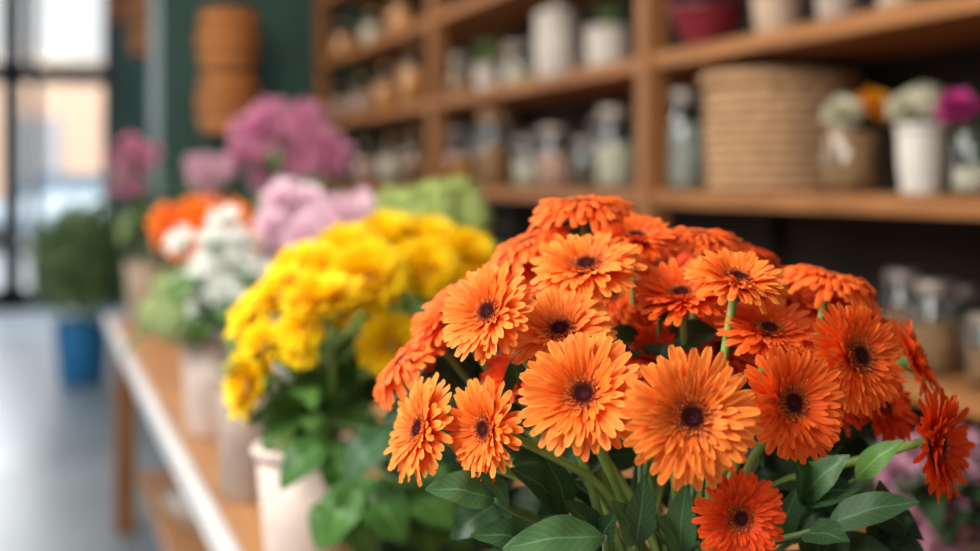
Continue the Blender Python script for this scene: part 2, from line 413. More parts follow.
# ------------------------------------------------------------------ bench
bt = thing('display_bench', 'long wooden display bench with a white front edge holding the flowers', 'bench', (0.262, 2.5, 0))
BX0, BX1, BY0, BY1 = 0.0, .95, -3.2, 3.1
tp = MB()
for i in range(5):
    tp.box(BX0+.03+i*.184, BX0+.03+(i+1)*.184-.004, BY0, BY1, BENCH-.045, BENCH)
tp.build('top', 'bench', bt, False, .003)
MB().box(BX0+.002, BX0+.026, BY0, BY1, BENCH-.04, BENCH+.008).build('edge_strip', 'strip', bt, False, .004)
for yy in (-3.0, 2.85):
    for xx in (.03, .85):
        MB().box(xx, xx+.075, yy, yy+.075, 0, BENCH-.047).build('leg', 'post', bt, False, .004)
MB().box(.11, .84, -2.9, 2.8, .22, .25).build('lower_shelf', 'bench', bt, False, .003)
for yy in (-2.97, 2.87): MB().box(.10, .86, yy, yy+.04, BENCH-.13, BENCH-.05).build('apron', 'bench', bt, False, .003)
p = P(165, 500, 4.3)
bw = thing('bowl', 'small white bowl on the lower shelf under the bench', 'bowl', (max(.50, p.x), p.y, .25))
MB().lathe([(.001, 0), (.05, 0), (.055, .01), (.10, .06), (.115, .10), (.110, .10), (.09, .06), (.04, .015), (.001, .012)], 32).build('body', 'ceram', bw)
MB().lathe([(.109, .098), (.117, .096), (.119, .102), (.113, .106), (.108, .103)], 32).build('rim', 'ceram', bw)

# ------------------------------------------------------------------ shelving
SX = 1.65; SD = .42
posts = [yOn(645, SX), yOn(432, SX), yOn(318, SX)]
sh = thing('shelving_unit', 'tall open wooden shelving unit filled with jars along the wall', 'shelving', (SX, 0, 0))
ys = [posts[0]-2.15]+posts
for y in ys:
    MB().box(-.012, .055, y-.04, y+.04, 0, 2.9).build('post', 'post', sh, False, .004)
    MB().box(SD-.04, SD, y-.04, y+.04, 0, 2.9).build('post', 'back', sh, False, .004)  # rear posts take the shade-darkened wood so they drop from sight
SZ = {0: CH+.725, 1: CH+.355, 2: CH-.03, 3: CH-.40, 4: CH-.85, -1: CH+1.1}
for k, z in SZ.items():
    for i in range(3):
        MB().box(0, SD, ys[i]+.04, ys[i+1]-.04, z-.042, z).build('shelf_board', 'shelf', sh, False, .003)
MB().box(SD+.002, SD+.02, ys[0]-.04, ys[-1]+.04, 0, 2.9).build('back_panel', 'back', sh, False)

def spot(px, k, off): X = SX+off; return X, yOn(px, X), SZ[k]
def jar(px, k, wpx, hpx, label, cont='brownc', lid='lidm', off=.11, fill=.75, group='jars on the shelves', name='jar'):
    x, y, z = spot(px, k, off); d = depth(Vector((x, y, CH))); r = wpx*d/F/2; h = hpx*d/F
    t = thing(name, label, 'jar', (x, y, z), group)
    lh = h*.12 if lid else 0; b = h-lh
    MB().lathe([(.001, .001), (r*.92, .001), (r, .01), (r, b*.82), (r*.80, b*.93), (r*.80, b), (r*.76, b), (r*.76, b*.93), (r*.95, b*.82), (r*.95, .012), (.001, .008)], 28).build('body', 'glass', t)
    if cont: MB().lathe([(.001, .010), (r*.90, .010), (r*.92, .02), (r*.92, b*fill*.82), (r*.5, b*fill*.84), (.001, b*fill*.85)], 24).build('contents', cont, t)
    if lid: MB().lathe([(.001, b-.004), (r*.82, b-.004), (r*.86, b), (r*.86, h-.004), (r*.80, h), (.001, h)], 28).build('lid', lid, t)
    return t
def pot(px, k, wpx, hpx, label, mat, off=.12, taper=.8, name='ceramic_pot', lid=None, cat='pot', group='pots on the shelves'):
    x, y, z = spot(px, k, off); d = depth(Vector((x, y, CH))); r = wpx*d/F/2; h = hpx*d/F
    t = thing(name, label, cat, (x, y, z), group)
    MB().lathe([(.001, 0), (r*taper*.95, 0), (r*taper, .008), (r*(taper+1)/2*1.03, h*.5), (r*.98, h*.94), (r, h), (r*.92, h), (r*.9, h*.9), (r*taper*.9, .02), (.001, .015)], 32).build('body', mat, t)
    MB().lathe([(r*.93, h-.004), (r*1.02, h-.012), (r*1.05, h-.004), (r*1.02, h+.004), (r*.93, h+.003)], 32).build('rim', mat, t)
    if lid:
        MB().lathe([(.001, h+.002), (r*.9, h+.003), (r*.95, h+.012), (r*.6, h+.025), (.018, h+.03), (.022, h+.045), (.012, h+.055), (.001, h+.056)], 28).build('lid', lid, t)
    return t
def bottle(px, k, wpx, hpx, label, cont, stopper='cork', off=.11, group='bottles on the shelves'):
    x, y, z = spot(px, k, off); d = depth(Vector((x, y, CH))); r = wpx*d/F/2; h = hpx*d/F
    t = thing('bottle', label, 'bottle', (x, y, z), group)
    MB().lathe([(.001, .001), (r*.9, .001), (r, .01), (r, h*.62), (r*.85, h*.72), (r*.40, h*.80), (r*.36, h*.9), (r*.44, h*.92), (r*.44, h*.93), (r*.32, h*.93), (r*.32, h*.80), (r*.8, h*.70), (r*.95, h*.62), (r*.95, .012), (.001, .009)], 26).build('body', 'glass', t)
    MB().lathe([(.001, .010), (r*.93, .012), (r*.93, h*.60), (.001, h*.61)], 24).build('contents', cont, t)
    MB().lathe([(.001, h*.88), (r*.30, h*.88), (r*.33, h*.93), (r*.42, h), (.001, h)], 16).build('stopper', stopper, t)
def basket(loc, r0, r1, h, label, mat, rings=11, name='wicker_basket', cat='basket', group=None):
    t = thing(name, label, cat, loc, group)
    prof = []; idx = []
    for i in range(rings):
        for j in range(6):
            tt = (i+j/6)/rings; rr = r0+(r1-r0)*tt+.03*r1*sin(pi*tt)
            prof.append((rr+.013*sin(pi*j/6), h*tt)); idx.append(i)
    prof.append((r1, h)); idx.append(rings-1)
    b = MB(); b.lathe([(.001, .002), (r0, 0)], 144)
    b.lathe(prof, 144, mod=lambda i, th: .006*sin(18*th+(pi if idx[i] % 2 else 0)))
    b.lathe([(r1-.012, h), (r0-.012, .02), (.001, .018)], 48)
    b.build('body', mat, t)
    rm = MB()
    for q in (0, 1, 2):
        rm.tube([((r1+.008+.012*cos(k*pi*2/72*12+q*2.1))*cos(k*2*pi/72), (r1+.008+.012*cos(k*pi*2/72*12+q*2.1))*sin(k*2*pi/72), h+.002+.012*sin(k*pi*2/72*12+q*2.1)) for k in range(73)], .010, 6)
    rm.build('rim', mat, t); return t

# bay nearest the camera
jar(686, 2, 46, 100, 'tall glass jar of grey contents beside the wicker basket', 'greyc', 'lidm', off=.12, fill=.9)
x, y, z = spot(780, 2, .2); d = depth(Vector((x, y, CH)))
basket((x, y, z), 66*d/F, 69*d/F, 110*d/F, 'large round tan wicker basket on the middle shelf', 'basket')
jb = jar(852, 2, 60, 66, 'glass jar of brown potpourri holding white and orange flowers', 'brownc', None, off=.09, fill=1.1)
cup = pot(922, 2, 50, 68, 'white ceramic cup holding cream flowers on the middle shelf', 'ceram', taper=.82, name='flower_cup', cat='cup', off=.10, group=None)
jm = jar(974, 2, 44, 66, 'clear glass jar holding a fuchsia flower at the end of the middle shelf', 'whitec', None, off=.09, fill=.5)
pot(708, 1, 78, 44, 'dark maroon bowl on the upper shelf', 'maroon', taper=.5, name='bowl', cat='bowl', group=None)
pot(778, 1, 52, 46, 'beige pot beside the maroon bowl on the upper shelf', 'beige')
pot(838, 1, 46, 50, 'taupe pot second right of the maroon bowl on the upper shelf', 'cgrey')
pot(900, 1, 50, 50, 'tan beige pot on the upper shelf, furthest right', 'beige')
jar(905, 3, 46, 84, 'jar of brown contents nearest the gerberas on the low shelf', 'brownc', off=.24, group='jars on the low shelf')
jar(936, 3, 50, 92, 'taller jar of brown contents at the front of the low shelf behind the gerberas', 'brownc', off=.12, group='jars on the low shelf')
jar(962, 3, 40, 78, 'jar of pink contents at the back of the low shelf', 'pinkc', off=.26, group='jars on the low shelf')
jar(990, 3, 46, 72, 'shorter jar of brown contents on the low shelf at far right', 'brownc', off=.10, group='jars on the low shelf')
# middle bay
jar(462, 1, 30, 42, 'small brown jar at left end of middle bay, upper shelf', 'brownc')
pot(488, 1, 28, 28, 'small pale pot with a green plant on the upper shelf', 'cmute', name='plant_pot')
jar(519, 1, 34, 46, 'jar with pale contents between plant pot and tall white jar', 'whitec', off=.16)
pot(557, 1, 44, 64, 'tall white lidded jar on the upper shelf, middle bay', 'cmute', taper=.95, name='lidded_jar', lid='cmute', cat='jar')
pot(609, 1, 46, 44, 'short white pot with a sprig beside the wooden post', 'cmute', taper=.9, name='plant_pot', off=.15)
jar(461, 2, 34, 58, 'amber jar at left end of middle bay, middle shelf', 'amberc', off=.16)
jar(495, 2, 38, 78, 'tall jar of brown contents on the middle shelf, middle bay', 'brownc', 'cork')
jar(529, 2, 30, 50, 'small jar of white contents right of the tall brown jar', 'whitec', off=.16)
jar(556, 2, 38, 62, 'jar of pink contents at centre of the middle shelf', 'pinkc')
jar(586, 2, 30, 50, 'dark jar between the pink jar and the tall white jar', 'darkc', off=.16)
jar(616, 2, 42, 82, 'tall jar of white contents beside the wooden post', 'whitec', 'lidm')
jar(477, 2, 26, 60, 'pale jar in the back row behind the amber jar, middle shelf', 'whitec', off=.32)
jar(513, 2, 28, 64, 'amber jar in the back row right of the tall brown jar, middle shelf', 'amberc', 'cork', off=.32)
jar(542, 2, 28, 58, 'pink jar in the back row behind the small white jar, middle shelf', 'pinkc', off=.33)
jar(600, 2, 28, 70, 'pale jar in the back row behind the dark jar, middle shelf', 'whitec', off=.33)
jar(504, 1, 28, 50, 'amber jar in the back row behind the plant pot, upper shelf', 'amberc', 'cork', off=.33)
jar(536, 1, 28, 56, 'brown jar in the back row left of the white lidded jar, upper shelf', 'brownc', off=.33)
jar(584, 1, 30, 56, 'pale jar in the back row right of the white lidded jar, upper shelf', 'whitec', off=.33)
# far bay
for px, k, w, h, lb, c in ((345, 0, 26, 36, 'amber bottle at left of the far bay, top shelf', 'amberc'), (373, 0, 26, 36, 'pale bottle at centre of the far bay, top shelf', 'whitec'),
                           (402, 0, 30, 44, 'amber bottle at right of the far bay, top shelf', 'amberc'), (341, 1, 20, 36, 'pinkish bottle at left of the far bay, upper shelf', 'pinkc'),
                           (362, 1, 22, 40, 'pinkish bottle second from left in the far bay, upper shelf', 'pinkc'), (386, 1, 26, 48, 'amber bottle third from left in the far bay, upper shelf', 'amberc'),
                           (413, 1, 30, 64, 'tall amber bottle beside the post in the far bay', 'amberc'), (366, 2, 24, 42, 'pink bottle at left of the far bay, middle shelf', 'pinkc'),
                           (391, 2, 26, 48, 'white bottle at centre of the far bay, middle shelf', 'whitec'), (415, 2, 26, 54, 'brown bottle at right of the far bay, middle shelf', 'brownc')):
    bottle(px, k, w, h, lb, c)
for px, k, w, h, lb, c in ((359, 0, 22, 40, 'amber bottle in the back row of the far bay, top shelf, left', 'amberc'), (388, 0, 24, 40, 'amber bottle in the back row of the far bay, top shelf, right', 'amberc'),
                           (399, 1, 24, 54, 'brown bottle in the back row of the far bay, upper shelf', 'brownc'), (403, 2, 24, 50, 'amber bottle in the back row of the far bay, middle shelf', 'amberc')):
    bottle(px, k, w, h, lb, c, off=.32)
def lantern(px, y0, y1, wpx, Y, label):
    X = xOn(px, Y); d = depth(Vector((X, Y, CH))); r = wpx*d/F/2; zt = CH+(HY-y0)/F*d; zb = CH+(HY-y1)/F*d; h = zt-zb
    t = thing('hanging_basket', label, 'basket', (X, Y, zb), 'hanging wicker baskets')
    for q in (0, 1):
        b = MB(); hh = h*.49; z0 = q*h*.50; prof = []
        for i in range(8):
            for j in range(4): prof.append((r*(.80+.20*sin(pi*(i+j/4)/8))+.016*sin(pi*j/4), z0+hh*(i+j/4)/8))
        b.lathe([(.001, z0)]+prof+[(r*.80, z0+hh), (r*.74, z0+hh), (r*.74, z0+.03), (.001, z0+.03)], 60, mod=lambda i, th: .010*sin(14*th+i//4*pi)); b.build('basket_tier', 'basketd', t)
        for fz in (.03, .36, .66, .97):
            rr = r*(.80+.20*sin(pi*fz))+.010
            mb = MB(); mb.tube([(rr*cos(k*pi/24), rr*sin(k*pi/24), z0+hh*fz) for k in range(49)], .022, 8); mb.build('band', 'bandd', t)
    MB().tube([(0, 0, h*.3), (0, 0, 3.7-zb)], .006, 6).build('hanging_cord', 'bandd', t)
lantern(229, 8, 134, 56, 8.15, 'two-tier brown wicker basket hanging before the green wall')
lantern(150, -10, 56, 36, 9.9, 'smaller brown wicker basket hanging left of the green wall')
lantern(121, -30, 22, 26, 11.5, 'smallest brown wicker basket hanging nearest the window')

# ------------------------------------------------------------------ gerberas
gv = P(672, 180, 1.0); GB = Vector((gv.x, gv.y, BENCH))
vase('vase', 'white vase holding the orange gerberas on the bench', GB.x, GB.y, .07, .085, .22, 'ceram')
GM = GB+UP*.225
G = [  # px, py, depth, width, normal, colour, variant, label
 (690, 417, .845, 144, (.05, .20, 1), 'org', 0, 'large orange gerbera with dark eye, front centre, facing the camera squarely'),
 (584, 396, .885, 134, (-.20, .46, .84), 'org', 3, 'large orange gerbera left of the front centre one, tilted slightly up'),
 (789, 404, .89, 122, (.38, .26, .86), 'deep', 3, 'orange gerbera right of the front centre one, turned slightly right'),
 (855, 358, .95, 122, (.50, .36, .76), 'deep', 0, 'broad orange gerbera with dark eye at upper right, facing right'),
 (491, 314, .93, 110, (-.52, .46, .70), 'org', 3, 'light orange gerbera at upper left, facing front left'),
 (561, 334, .945, 120, (-.16, .78, .58), 'org', 1, 'light orange gerbera directly above the left front one, tilted upward'),
 (587, 270, 1.0, 120, (-.14, .85, .46), 'org', 1, 'light orange gerbera just below the topmost bloom, tipped upward'),
 (737, 283, .96, 110, (.14, .90, .36), 'org', 1, 'light orange gerbera above bouquet centre, seen obliquely with bent stem below'),
 (681, 298, 1.0, 104, (-.12, .88, .42), 'deep', 3, 'deep orange gerbera left of the bent-stemmed one, tipped upward'),
 (768, 334, .97, 108, (.08, .87, .44), 'deep', 1, 'deep orange gerbera tipped upward, below the bent-stemmed one'),
 (488, 429, .93, 104, (-.72, .12, .66), 'org', 3, 'orange gerbera low at left, turned left, second from the leftmost edge'),
 (424, 430, .96, 114, (-.82, .30, .42), 'org', 1, 'orange gerbera at the low left edge, seen half sideways'),
 (406, 364, 1.05, 100, (-.70, .68, .12), 'deep', 2, 'deep orange gerbera at the left edge facing away toward the yellow flowers'),
 (583, 209, 1.09, 112, (-.05, .99, .06), 'deep', 2, 'topmost orange gerbera of the bouquet, seen from the side'),
 (530, 246, 1.10, 98, (-.38, .92, .10), 'deep', 2, 'orange gerbera left of the topmost bloom, seen from the side'),
 (450, 316, 1.05, 98, (-.62, .72, .22), 'deep', 1, 'deep orange gerbera behind the upper left light one'),
 (636, 240, 1.05, 90, (.05, .90, .34), 'deep', 1, 'small orange gerbera right of and below the topmost bloom'),
 (699, 240, 1.09, 98, (.05, .98, .10), 'deep', 2, 'orange gerbera at top centre right, seen from the side'),
 (744, 252, 1.14, 80, (.30, .92, .06), 'red', 2, 'small red-orange gerbera behind the top centre right bloom'),
 (829, 282, 1.06, 106, (.22, .98, .04), 'deep', 2, 'orange gerbera at upper right edge, seen flat from the side'),
 (846, 314, 1.10, 98, (.40, .86, .2), 'red', 1, 'red-orange gerbera beneath the flat upper right one, half hidden'),
 (910, 360, 1.03, 94, (.86, .42, .26), 'deep', 1, 'red-orange gerbera at right, seen edge-on behind the broad one'),
 (934, 444, .98, 116, (.78, .05, .58), 'red', 3, 'red-orange gerbera at the far right edge, turned right and low'),
 (739, 517, .85, 96, (.08, .04, 1), 'red', 0, 'small red-orange gerbera at bottom, lowest of the bouquet'),
 (660, 357, 1.02, 104, (-.05, .80, .5), 'red', 1, 'red-orange gerbera half hidden behind the front centre one'),
 (630, 308, 1.13, 96, (-.1, .8, .5), 'red', 1, 'red-orange gerbera deep inside, between the two light upper blooms'),
 (664, 270, 1.16, 94, (.0, .9, .4), 'red', 1, 'red-orange gerbera deep inside, behind the upward deep orange one'),
 (790, 300, 1.15, 94, (.2, .9, .3), 'red', 2, 'red-orange gerbera deep inside, left of the flat upper right one'),
 (880, 405, 1.06, 92, (.5, .5, .6), 'red', 1, 'red-orange gerbera half hidden below the broad upper right one'),
 (518, 270, 1.12, 90, (-.4, .88, .14), 'deep', 2, 'red-orange gerbera half hidden behind the upper left light blooms'),
 (722, 352, 1.06, 100, (.1, .75, .5), 'red', 1, 'red-orange gerbera in shade behind the front centre and right blooms'),
 (612, 300, 1.08, 88, (-.1, .88, .34), 'deep', 2, 'deep orange gerbera tucked right of the upward light one'),
 (815, 345, 1.08, 94, (.2, .84, .3), 'red', 1, 'red-orange gerbera tucked left behind the broad upper right one'),
 (486, 278, 1.14, 82, (-.5, .85, .1), 'red', 2, 'small red-orange gerbera at the upper left rim of the bouquet'),
 (434, 340, 1.10, 86, (-.7, .68, .15), 'red', 2, 'red-orange gerbera tucked behind the left edge bloom'),
 (766, 274, 1.14, 90, (.2, .94, .2), 'deep', 2, 'red-orange gerbera tucked right behind the bent-stemmed light one'),
 (540, 305, 1.06, 90, (-.3, .88, .3), 'red', 1, 'red-orange gerbera tucked between the three upper left light ones'),
 (885, 330, 1.12, 88, (.6, .77, .15), 'red', 2, 'red-orange gerbera at right rim above the edge-on one'),
 (642, 338, 1.06, 92, (-.1, .85, .45), 'deep', 1, 'deep orange gerbera tucked in above the two large front ones'),
 (822, 395, 1.02, 96, (.35, .6, .6), 'red', 1, 'red-orange gerbera tucked between the broad one and the right front one'),
 (700, 325, 1.10, 92, (0, .85, .45), 'red', 1, 'red-orange gerbera in shade under the upward deep orange one'),
 (520, 370, 1.04, 92, (-.5, .6, .5), 'red', 1, 'red-orange gerbera in shade left of the left front one'),
]
for i, (px, py, z, w, n, c, v, lb) in enumerate(G):
    me = GV[c, v]; hp = P(px, py, z); a = i*2.4; rr = .045*sqrt((i % 9+.5)/9)
    dirx = hp-GM; dirx.z = 0; off = dirx.normalized()*.03+Vector((cos(a), sin(a), 0))*rr*.6
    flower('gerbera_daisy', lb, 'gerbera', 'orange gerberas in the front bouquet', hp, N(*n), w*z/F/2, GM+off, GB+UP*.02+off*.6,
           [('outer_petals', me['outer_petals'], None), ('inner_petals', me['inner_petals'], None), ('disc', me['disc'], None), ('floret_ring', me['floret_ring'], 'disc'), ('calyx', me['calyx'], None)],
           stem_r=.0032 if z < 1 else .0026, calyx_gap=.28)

def sprig(label, leaves, mouth, base, z, mat, group, stem=True, bend=.10):
    """leaves: (base px, py, tip px, py, width px[, depth offset])"""
    t = thing('leaf_sprig', label, 'foliage', base, group)
    bx, by = leaves[0][0], leaves[0][1]
    top = P(bx, by, z)
    pts = bez(top, top+(mouth-top)*.3, mouth+UP*.05, mouth, 10)+[base]
    MB().tube([p-base for p in pts], .0022, 6).build('stem', 'stemd', t)
    for i, L in enumerate(leaves):
        dz = L[5] if len(L) > 5 else 0
        b = min(pts[:11], key=lambda p: (p-P(L[0], L[1], z)).length)-base
        mb = MB(); leaf_into(mb, b, P(L[2], L[3], z-.02+dz)-base, L[4]*z/F, (UP*.75-FWD*.8+RT*R.uniform(-.3, .3)), bend)
        mb.build('leaf', mat, t)
gs = 'leaf sprigs in the gerbera bouquet'
sp = [
 ('mid-green leaves jutting out low at the left under the gerberas', [(494, 500, 425, 489, 46), (515, 510, 475, 472, 28)], .93, 'leaf'),
 ('broad mid-green leaf along the bottom edge under the left front gerbera', [(605, 538, 502, 549, 48)], .91, 'leaf'),
 ('narrow upright leaf left of the lowest gerbera', [(680, 555, 687, 482, 36), (676, 560, 655, 515, 30)], .95, 'leaf'),
 ('broad leaf pointing right at the bottom right of the bouquet', [(826, 526, 920, 502, 40), (790, 552, 850, 542, 40)], .95, 'leaf'),
 ('leaf beside the right edge stem, pointing up right', [(855, 480, 905, 440, 30), (840, 500, 875, 512, 28)], .99, 'leafy'),
 ('leaves rising behind the lowest gerbera on its right', [(785, 540, 828, 508, 36), (775, 540, 800, 485, 32)], 1.0, 'leaf'),
 ('leaves filling the gap under the two low left gerberas', [(560, 505, 510, 468, 36), (565, 510, 545, 456, 36), (560, 515, 535, 520, 32)], .99, 'leaf'),
 ('leaves filling the bottom left below the jutting leaves', [(540, 545, 470, 535, 40), (545, 548, 485, 560, 38), (540, 540, 510, 510, 32)], .97, 'leaf'),
 ('leaves between the right stems under the broad gerbera', [(800, 500, 850, 455, 38), (800, 505, 860, 490, 40), (795, 500, 790, 450, 38)], .99, 'leaf'),
 ('leaves at bottom centre behind the main stem', [(600, 550, 565, 500, 38), (605, 552, 618, 512, 34), (610, 555, 580, 545, 36)], .97, 'leaf'),
 ('upright mid-green leaves between the two stems at bottom centre', [(635, 545, 645, 475, 36), (632, 550, 612, 500, 34)], .95, 'leaf'),
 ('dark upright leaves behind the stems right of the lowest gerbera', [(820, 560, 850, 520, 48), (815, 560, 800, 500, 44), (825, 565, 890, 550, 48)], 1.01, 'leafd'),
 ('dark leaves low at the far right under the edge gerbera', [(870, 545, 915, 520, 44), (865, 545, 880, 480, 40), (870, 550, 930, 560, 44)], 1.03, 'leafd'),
]
for lb, L, z, mt in sp:
    a = R.uniform(0, 6.28); o = Vector((cos(a), sin(a), 0))*.05
    sprig(lb, L, GM+o, GB+UP*.02+o*.6, z, mt, gs)
dk = [(560, 470), (640, 440), (700, 470), (760, 460), (830, 440), (600, 340), (660, 320), (720, 360), (790, 350), (520, 400), (860, 420), (480, 370), (640, 380), (600, 500), (660, 500), (720, 520), (800, 500), (540, 440), (850, 500), (500, 500), (450, 400)]  # inner sprigs added in dark green so the gaps between blooms go dark
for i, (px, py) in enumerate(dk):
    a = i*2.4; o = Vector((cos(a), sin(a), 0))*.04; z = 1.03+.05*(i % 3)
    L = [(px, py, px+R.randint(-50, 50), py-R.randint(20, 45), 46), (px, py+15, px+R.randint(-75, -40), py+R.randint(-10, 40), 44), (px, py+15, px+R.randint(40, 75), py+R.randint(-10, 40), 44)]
    sprig('added dark leaves darkening the gaps inside the gerbera bouquet', L, GM+o, GB+UP*.02+o*.6, z, 'leafd', 'dark leaf sprigs inside the gerbera bouquet')

# ------------------------------------------------------------------ yellow bunch
PY = [pompon(s, 'yel', 170, w=.27) for s in (1, 2)]+[pompon(21, 'yel', 120, w=.30, ragged=.2, flat=.48)]
yp = P(302, 180, 1.78); YB = Vector((max(yp.x, .34), yp.y, BENCH))
vase('flower_pot', 'blush white pot holding the yellow flowers', YB.x, YB.y, .052, .068, .20, 'cpink', cat='pot')
YM = YB+UP*.2
Y = [
 (240, 386, 1.66, 70, (-.75, .05, .5), 2, 'lowest yellow bloom at the left edge of its bunch'),
 (257, 348, 1.68, 66, (-.65, .3, .6), 2, 'yellow bloom just above the lowest left one'),
 (246, 316, 1.74, 62, (-.7, .5, .5), 2, 'yellow bloom at left edge, third from the bottom'),
 (302, 326, 1.62, 52, (-.2, .5, .8), 2, 'small yellow bloom under the flat one'),
 (298, 350, 1.62, 40, (-.2, -.1, .9), 2, 'smallest yellow bloom, hanging low inside the bunch'),
 (322, 292, 1.60, 86, (-.1, .90, .3), 2, 'wide flat yellow bloom at the front of the bunch'),
 (275, 288, 1.72, 72, (-.5, .75, .4), 2, 'yellow bloom at upper left shoulder of the bunch'),
 (300, 261, 1.85, 74, (-.4, .85, .4), 2, 'yellow bloom at the top left of the bunch'),
 (345, 249, 1.90, 76, (-.1, .9, .4), 0, 'yellow bloom at top centre left of the bunch'),
 (369, 274, 1.66, 82, (0, .5, .8), 1, 'large round yellow bloom at the front centre'),
 (387, 237, 1.94, 78, (0, .9, .4), 0, 'topmost yellow bloom of the bunch'),
 (428, 240, 1.94, 74, (.15, .9, .4), 1, 'yellow bloom right of the topmost one'),
 (429, 268, 1.70, 66, (.15, .4, .85), 0, 'round yellow bloom at right of the front centre one'),
 (468, 255, 1.82, 68, (.4, .6, .6), 1, 'yellow bloom at the right end of the bunch'),
 (392, 345, 1.66, 72, (.1, .4, .85), 0, 'lone yellow bloom low beside the gerberas'),
 (342, 312, 1.86, 54, (0, .5, .8), 1, 'yellow bloom in shade beneath the front centre one'),
 (334, 268, 1.82, 58, (0, .8, .6), 0, 'yellow bloom behind the wide flat one'),
 (406, 260, 1.90, 58, (0, .7, .6), 1, 'yellow bloom tucked between topmost and front centre ones'),
]
for i, (px, py, z, w, n, v, lb) in enumerate(Y):
    a = i*2.4; o = Vector((cos(a), sin(a), 0))*.035
    flower('yellow_chrysanthemum', lb, 'flower', 'yellow flowers in the pot', P(px, py, z), N(*n), w*z/F/2, YM+o, YB+UP*.03+o*.6,
           [('petals', PY[v], None)], .004, 'stem', 2, 'leafy', .10, .3)
ysp = [
 ('fresh green leaves over the blush pot rim', [(330, 440, 280, 490, 46), (330, 450, 300, 420, 34), (335, 455, 345, 505, 46)], 1.66, 'leafy'),
 ('large green leaf drooping at centre under the yellow flowers', [(395, 430, 345, 482, 46), (395, 435, 425, 400, 30)], 1.58, 'leaf'),
 ('green leaves at the bottom between pot and gerberas', [(360, 480, 405, 545, 54), (355, 490, 330, 548, 50), (365, 485, 350, 530, 46)], 1.60, 'leafy'),
 ('green leaves beside the gerbera stems', [(400, 480, 455, 530, 50), (395, 480, 380, 540, 46), (400, 470, 450, 470, 40)], 1.62, 'leafy'),
 ('small green leaves at left above the pot', [(300, 410, 245, 425, 28), (300, 415, 262, 450, 34), (300, 405, 280, 380, 28)], 1.70, 'leafy'),
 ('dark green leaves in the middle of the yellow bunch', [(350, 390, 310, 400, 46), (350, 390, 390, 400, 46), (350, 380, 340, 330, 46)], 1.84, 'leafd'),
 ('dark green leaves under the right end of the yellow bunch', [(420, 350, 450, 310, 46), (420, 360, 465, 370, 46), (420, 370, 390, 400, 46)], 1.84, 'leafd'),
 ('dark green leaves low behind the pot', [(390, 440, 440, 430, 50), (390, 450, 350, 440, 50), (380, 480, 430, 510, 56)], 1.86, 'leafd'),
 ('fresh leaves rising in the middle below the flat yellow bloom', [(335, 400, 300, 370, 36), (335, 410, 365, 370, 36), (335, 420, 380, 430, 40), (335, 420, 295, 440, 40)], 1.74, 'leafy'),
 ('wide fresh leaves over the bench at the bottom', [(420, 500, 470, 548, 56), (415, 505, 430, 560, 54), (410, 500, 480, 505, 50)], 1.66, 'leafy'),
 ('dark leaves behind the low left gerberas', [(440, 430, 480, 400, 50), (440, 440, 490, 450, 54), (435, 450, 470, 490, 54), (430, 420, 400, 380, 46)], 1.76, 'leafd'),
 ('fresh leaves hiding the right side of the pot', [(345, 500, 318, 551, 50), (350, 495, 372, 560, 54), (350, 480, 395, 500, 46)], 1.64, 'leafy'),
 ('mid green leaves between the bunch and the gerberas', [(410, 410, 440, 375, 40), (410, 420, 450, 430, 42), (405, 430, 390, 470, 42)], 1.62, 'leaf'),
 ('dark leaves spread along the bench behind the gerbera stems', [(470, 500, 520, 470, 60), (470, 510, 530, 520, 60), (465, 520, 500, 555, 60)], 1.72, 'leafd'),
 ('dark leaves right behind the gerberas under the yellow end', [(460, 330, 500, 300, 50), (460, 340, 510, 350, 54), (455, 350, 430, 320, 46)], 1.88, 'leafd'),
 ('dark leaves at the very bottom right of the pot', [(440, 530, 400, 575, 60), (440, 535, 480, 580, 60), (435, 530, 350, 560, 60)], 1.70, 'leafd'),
]
for lb, L, z, mt in ysp: sprig(lb, L, YM+Vector((R.uniform(-.03, .03), R.uniform(-.03, .03), 0)), YB+UP*.03, z, mt, 'leaf sprigs in the yellow bunch', bend=.15)

# ------------------------------------------------------------------ background bunches
ORD = ['second', 'third', 'fourth', 'fifth', 'sixth', 'seventh', 'eighth', 'ninth', 'tenth', 'eleventh', 'twelfth', 'thirteenth', 'fourteenth', 'fifteenth', 'sixteenth', 'seventeenth', 'eighteenth', 'nineteenth', 'twentieth', 'twenty-first', 'twenty-second']
def bunch(name, cat, what, group, cx, cy, w, h, n, z, hw, meshes, part, vpx, vz, vr, vh, vmat, vlabel, leafmat='leafy', vname='flower_pot', minx=.35, nleaf=2, base=BENCH, dzs=.10, leaf_len=.12, scat=.22):
    vp = P(vpx, HY, vz); B = Vector((max(vp.x, minx), vp.y, base))
    vase(vname, vlabel, B.x, B.y, vr*.8, vr, vh, vmat, z=base, cat='pot' if 'pot' in vname else 'vase')
    mo = B+UP*vh; hs = []
    for i in range(n):
        r = sqrt((i+.4)/n); a = i*2.39996+.7
        dx = r*cos(a); dy = r*sin(a)
        hs.append((cx+dx*(w-hw)/2+R.uniform(-1, 1)*hw*scat, cy+dy*(h-hw*.75)/2+R.uniform(-1, 1)*hw*scat, z+dzs*(r*.3-dy*.6), dx, dy))
    hs.sort()
    for i, (px, py, zz, dx, dy) in enumerate(hs):
        pos = 'leftmost' if i == 0 else 'rightmost' if i == n-1 else ORD[i-1]+' from left'
        o = Vector((cos(i*2.4), sin(i*2.4), 0))*vr*.55
        flower(name, what+', '+pos+' in its bunch', cat, group, P(px, py, zz), N(dx*.7, .55-dy*.6, .6), hw*zz/F/2*R.uniform(.85, 1.2), mo+o, B+UP*.02+o*.6,
               [(part, meshes[i % len(meshes)], None)], .0035, 'stemd', nleaf, leafmat, leaf_len, .3)
